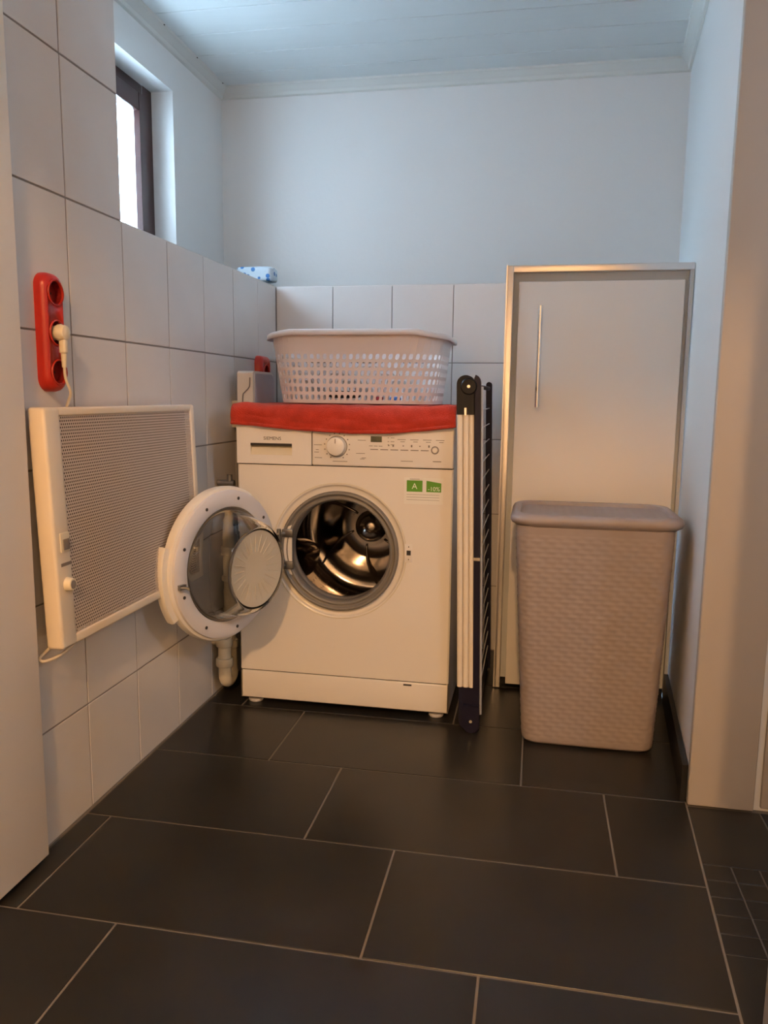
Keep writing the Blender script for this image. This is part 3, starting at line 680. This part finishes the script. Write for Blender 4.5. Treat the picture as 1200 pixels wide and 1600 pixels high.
# ------------------------------------------------------------------ red socket strip with plug
def socket_strip(y0, y1, z0, z1, gangs, label):
    rt_ = empty('socket_strip', (XL, (y0+y1)/2, z0), label, 'socket strip', 'red wall sockets')
    cy, cz = (y0+y1)/2, (z0+z1)/2; W, H_ = y1-y0, z1-z0; V = []; F = []; n = 8
    levels = [(0.0, 0), (0.0, .010), (.002, .017), (.006, .022), (.012, .0245)]
    for ins, d in levels:
        for p in rrect(W-2*ins, H_-2*ins, max(.003, min(W*.48, .026)-ins), n): V.append((XL+d, cy+p[0], cz+p[1]))
    k = 4*(n+1)
    for l_ in range(len(levels)-1):
        for i in range(k): F.append((l_*k+i, l_*k+(i+1) % k, (l_+1)*k+(i+1) % k, (l_+1)*k+i))
    F += [tuple(range(k)), tuple(range(len(levels)*k-1, (len(levels)-1)*k-1, -1))]
    me = mesh(V, F, 'red_plastic', 40); tmp = link('plate', me); cg = G(); r = min(.0215, W*.36)
    for i in range(gangs): cg.lathe([(0, XL+.008), (r, XL+.008), (r, XL+.04), (0, XL+.04)], (0, cy, z0+H_*(i+.5)/gangs), 'x', 32)
    ct = cg.out('cutter', 'red_dark'); bo = tmp.modifiers.new('b', 'BOOLEAN'); bo.operation = 'DIFFERENCE'; bo.object = ct; bo.solver = 'EXACT'
    me = bpy.data.meshes.new_from_object(tmp.evaluated_get(bpy.context.evaluated_depsgraph_get()))
    bpy.data.objects.remove(tmp); bpy.data.objects.remove(ct); link('plate', me, rt_)
    for i in range(gangs):
        z = z0+H_*(i+.5)/gangs; r = min(.0215, W*.36)
        sk = G().lathe([(r+.003, XL+.0240), (r+.0022, XL+.0262), (r, XL+.0262), (r-.0005, XL+.0240)], (0, cy, z), 'x', 28).out('socket_rim', 'red_plastic', rt_)
        G().lathe([(r-.0004, XL+.022), (r-.0006, XL+.0095), (0, XL+.0095)], (0, cy, z), 'x', 28).out('socket_well', 'red_dark', sk)
        for dy in (-.008, .008): G().lathe([(0, XL+.0102), (.0022, XL+.0102), (.0022, XL+.0094)], (0, cy+dy*.8, z), 'x', 10).out('contact_hole', 'seam_dark', sk)
    return cy
cy = socket_strip(1.323, 1.385, 0.880, 1.096, 3, 'red three-gang wall socket strip above the cream heater, one plug in it')
socket_strip(2.468, 2.566, 0.80, 1.004, 2, 'red wall socket in the far left corner, half hidden by the small white box')
pc_ = empty('power_cable', (XL+.03, cy, 0.985), 'cream plug and cable in the middle socket of the red strip', 'cable')
pg_ = G().lathe([(0, XL+.010), (0.0135, XL+.010), (0.0135, XL+.024), (0.0155, XL+.027), (0.0160, XL+.032), (0.013, XL+.042), (0.008, XL+.045), (0, XL+.045)], (0, cy, 0.988), 'x', 28)
pg_.box(XL+.028, XL+.042, cy-.006, cy+.006, 0.950, 0.990, bev=.004)
plug = pg_.out('plug', 'cream', pc_)
G().tube([(XL+.035, cy, .950), (XL+.035, cy, .925)], [.0055, .004], 10).out('strain_relief', 'cream', plug)
G().tube(spline([(XL+.035, cy, .930), (XL+.034, cy+.004, .905), (XL+.034, cy+.018, .880), (XL+.018, cy+.035, .862), (XL+.008, cy+.042, .845), (XL+.006, cy+.045, .80)]), .0028, 8).out('cord', 'cable', pc_, smooth='all')
tag(G().tube(spline([(-0.880, 1.33, .425), (-.886, 1.29, .40), (-.884, 1.258, .392), (-.876, 1.262, .386), (-.864, 1.295, .389), (-.860, 1.34, .402), (-.862, 1.36, .415)]), .0032, 8).out('cable_loop', 'cable', None, smooth='all'),
    'short cream cable loop hanging under the lower left corner of the heater', 'cable')

# ------------------------------------------------------------------ small white box on wall behind machine
bxr = empty('wall_box', (-0.845, 2.32, 0.72), 'small white plastic wall box with rounded top in the corner behind the machine', 'box')
P = [(2.226, .735), (2.417, .735), (2.417, .925), (2.410, .940), (2.395, .947), (2.236, .947), (2.228, .941)]
G().prism(P, 0, -0.868, -0.820).out('housing', 'box_white', bxr)
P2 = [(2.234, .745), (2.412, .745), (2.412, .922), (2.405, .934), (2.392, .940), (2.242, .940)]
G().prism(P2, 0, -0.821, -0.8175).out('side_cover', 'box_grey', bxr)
G().box(-0.902, -0.867, 2.27, 2.37, 0.78, 0.86).out('bracket', 'box_white', bxr, smooth=False)
G().tube(spline([(-0.8275, 2.2245, .928), (-0.8285, 2.2245, .905), (-0.834, 2.2245, .895), (-.844, 2.2245, .885), (-.850, 2.2245, .872), (-.850, 2.2245, .80)]), .0016, 6).out('thin_cable', 'mark', bxr, smooth='all')

# ------------------------------------------------------------------ packet on ledge
bundle('napkin_packet', -1.135, -0.868, 2.70, 2.86, ZL+.002, 1.352, 'packet', 'white packet with blue blots lying on the tiled ledge in the corner', 'packet', 4, 9)

# ------------------------------------------------------------------ drain pipe with trap
dp = empty('drain_pipe', (-0.868, 2.12, 0), 'cream plastic drain pipe with trap between the tiled wall and the washing machine', 'pipe')
px = -0.868
G().tube([(px, 2.142, .10), (px, 2.142, .60)], .0165, 20).out('riser', 'pipe', dp)
ub = [(px+.004, 2.085, .165), (px+.004, 2.085, .075)]
for i in range(1, 10):
    a = PI*i/10; ub.append((px+.004, 2.1135-.0285*math.cos(a), .068-.026*math.sin(a)))
ub.append((px, 2.142, .075)); ub.append((px, 2.142, .15))
G().tube(ub, .0185, 18).out('trap', 'pipe', dp, smooth='all')
for z0, z1, yy, r in ((.095, .120, 2.085, .0255), (.155, .180, 2.085, .0245), (.135, .158, 2.142, .0225), (.415, .440, 2.142, .0225), (.335, .352, 2.142, .021), (.59, .615, 2.142, .021)):
    G().lathe([(0, z0), (r-.002, z0), (r, z0+.003), (r, z1-.003), (r-.002, z1), (0, z1)], (px+(.004 if yy < 2.1 else 0), yy, 0), 'z', 20).out('collar', 'pipe', dp)
G().tube([(px-.030, 2.085, .172), (px+.004, 2.085, .172)], .014, 14).out('wall_stub', 'pipe', dp)
vl = G().tube([(px-.03, 2.142, .625), (px+.02, 2.142, .625)], .009, 12).tube([(px+.006, 2.142, .60), (px+.006, 2.142, .65)], .008, 12).out('valve', 'hinge_metal', dp)

# ------------------------------------------------------------------ folded drying rack
dk = empty('drying_rack', (-0.17, 2.25, 0), 'folded dark navy clothes airer standing between washing machine and cabinet', 'drying rack')
def capshape(x0, x1, z0, z1, top=True, n=14):
    cx, r = (x0+x1)/2, (x1-x0)/2
    if top: return [(x0, z0), (x1, z0)]+[(cx+r*math.cos(PI*i/n), z1-r+r*math.sin(PI*i/n)) for i in range(n+1)]
    return [(x1, z1), (x0, z1)]+[(cx-r*math.cos(PI*i/n), z0+r-r*math.sin(PI*i/n)) for i in range(n+1)]
ec = G().prism(capshape(-0.1995, -0.1535, 0.835, 0.9330), 1, 2.000, 2.035).shear().out('joint_cap', 'black_plastic', dk)
G().lathe([(0, 1.997), (0.018, 1.997), (0.021, 2.0), (0, 2.0)], (-0.1690, 0, 0.905), 'y', 28).shear().out('hub', 'black_plastic', ec)
G().lathe([(0, 1.9945), (0.0040, 1.9945), (0.0048, 1.997), (0, 1.997)], (-0.1690, 0, 0.905), 'y', 14).shear().out('screw', 'chrome', ec)
G().box(-0.180, -0.1745, 1.999, 2.003, 0.833, 0.852).shear().out('pin', 'chrome', ec, smooth=False)
fr_ = G().prism([(-0.1555, .004), (-0.1395, .004)]+[(-0.158+.019*math.cos(PI*i/20), .913+.022*math.sin(PI*i/20)) for i in range(0, 9)]+[(-0.1555, .925)], 1, 2.0, 2.024)
fr_.shear().out('front_rail', 'navy', dk)
eb = G().prism(capshape(-0.1930, -0.1530, 0.004, 0.118, False), 1, 2.001, 2.035).shear().out('foot_cap', 'navy', dk)
G().prism(capshape(-0.1820, -0.1380, 0.0005, 0.075, False), 1, 1.985, 2.0).shear().out('foot_cap', 'navy', dk)
G().lathe([(0, 1.980), (0.0042, 1.980), (0.0050, 1.985), (0, 1.985)], (-0.1600, 0, 0.034), 'y', 14).shear().out('screw', 'chrome', eb)
for x, z0, r in ((-0.1918, .119, .0076), (-0.1765, .119, .0076), (-0.1615, .119, .0076)):
    G().tube([(x+.001, 2.008, z0), (x, 2.010, .836)], r, 14).shear().out('leg', 'leg_tube', dk)
for x0, x1, y0 in ((-0.1560, -0.1380, 2.478),):
    G().prism(capshape(x0, x1, .010, .925), 1, y0, y0+.022).shear().out('rear_rail', 'navy', dk)
G().tube([(-0.1395, 2.046, .03), (-0.1395, 2.046, .905)], .0045, 12).shear().out('inner_tube', 'grey_tube', dk)
for z in (.905, .030): G().tube([(-0.1480, 2.02, z), (-0.1480, 2.48, z)], .006, 12).shear().out('cross_tube', 'black_plastic', dk)
me = None
for k in range(17):
    z = .085+k*.0475
    if me is None:
        q = G().tube([(-0.1455, 2.02, 0), (-0.1455, 2.485, 0)], .0016, 8); me = mesh(q.v, q.f, 'wire', 40)
    link('wire', me, dk, (0.022*(1-z/.93), 0, z))
G().box(-0.1565, -0.1385, 1.9985, 2.001, .462, .470).shear().out('joint_clip', 'chrome', dk, smooth=False)

# ------------------------------------------------------------------ built-in cabinet
cb = empty('cabinet', (0.16, 2.5, 0), 'tall cream built-in cabinet with aluminium edge frame and one long bar handle', 'cabinet')
CXR = xright(2.335)-.003
G().box(-0.094, CXR-.002, 2.352, 2.688, 0.03, 1.244).out('carcass', 'filler_grey', cb, smooth=False)
al = G(); al.box(-0.096, -0.078, 2.330, 2.353, 0.003, 1.2475, bev=.0012); al.box(-0.078, CXR, 2.330, 2.353, 1.2285, 1.2475, bev=.0012)
al.box(-0.098, -0.094, 2.330, 2.60, 0.003, 1.2475)
al.out('edge_frame', 'alu', cb)
G().box(CXR-.010, CXR, 2.333, 2.352, 0.02, 1.2285).out('edge_strip', 'filler_grey', cb, smooth=False)
cd = G().box(-0.062, 0.386, 2.337, 2.3515, 0.014, 1.203, bev=.0015).out('door', 'cabinet_white', cb)
hd = G().tube([(0.0005, 2.305, .852), (0.0005, 2.305, 1.134)], .0064, 16)
for z in (.895, 1.09): hd.tube([(0.0005, 2.337, z), (0.0005, 2.305, z)], .004, 12)
hd.out('handle', 'chrome', cd)
G().box(-0.090, CXR-.006, 2.375, 2.39, 0.0, 0.03).out('plinth', 'baseboard_black', cb, smooth=False)

# ------------------------------------------------------------------ laundry hamper
hm = empty('laundry_hamper', (0.155, 2.06, 0), 'taupe plastic woven-look laundry hamper with lid in front of the cabinet', 'hamper')
NPH, NZ = 300, 150; V = []; F = []
def hsec(t):       # t 0..1 height
    W = 0.325+(0.380-0.325)*t; D = 0.215+(0.262-0.215)*t; yf = 1.950-0.014*t; cx = 0.157+(0.1505-0.157)*t
    return W, D, yf+D/2, cx
for i in range(NZ+1):
    t = i/NZ; z = 0.002+t*0.566; W, D, cy_, cx = hsec(t)
    pin = 0.012*max(0, 1-z/0.012)**2
    P, L_ = resample(rrect(W-2*pin, D-2*pin, 0.035, 8), NPH)
    row = int(z/0.0125); rz = (z/0.0125) % 1
    for j, p in enumerate(P):
        a, b_ = P[j-1], P[(j+1) % NPH]; tt = Vector((b_[0]-a[0], b_[1]-a[1])).normalized(); n_ = Vector((tt.y, -tt.x))
        u = j/NPH*34; d = 0
        if 0.02 < z < 0.545: d = 0.0015*abs(math.cos(PI*(u+0.5*(row % 2))))**.8*math.sin(PI*rz)
        V.append((cx+p[0]+n_.x*d, cy_+p[1]+n_.y*d, z))
for i in range(NZ):
    for j in range(NPH): F.append((i*NPH+j, i*NPH+(j+1) % NPH, (i+1)*NPH+(j+1) % NPH, (i+1)*NPH+j))
F.append(tuple(range(NPH)))
link('body', mesh(V, F, 'hamper', 'all'), hm)
# lid
V = []; F = []; N2 = 120
lv = [(0.006, .564), (0.000, .570), (-.005, .573), (-.008, .580), (-.008, .585), (-.004, .593), (0.003, .5975), (0.011, .598), (0.015, .596), (0.018, .588), (0.024, .5865)]
for ins, z in lv:
    P, _ = resample(rrect(0.397-2*ins, 0.280-2*ins, 0.050, 8), N2)
    for p in P: V.append((0.1535+p[0], 1.932+0.140+p[1], z))
for l_ in range(len(lv)-1):
    for i in range(N2): F.append((l_*N2+i, l_*N2+(i+1) % N2, (l_+1)*N2+(i+1) % N2, (l_+1)*N2+i))
F.append(tuple(range(N2))); F.append(tuple(range(len(lv)*N2-1, (len(lv)-1)*N2-1, -1)))
lid = link('lid', mesh(V, F, 'hamper', 40), hm)
# woven relief on lid
V = []; F = []; A, B = 100, 50
for i in range(A+1):
    for j in range(B+1):
        x = -0.014+0.335*i/A; y_ = 1.964+0.216*j/B; row = int((y_-1.9)/.0125); rz = ((y_-1.9)/.0125) % 1
        V.append((x, y_, 0.5872+0.0014*abs(math.cos(PI*(x/.04+.5*(row % 2))))*math.sin(PI*rz)))
for i in range(A):
    for j in range(B): F.append((i*(B+1)+j, i*(B+1)+j+1, (i+1)*(B+1)+j+1, (i+1)*(B+1)+j))
link('woven_panel', mesh(V, F, 'hamper', 'all'), lid)
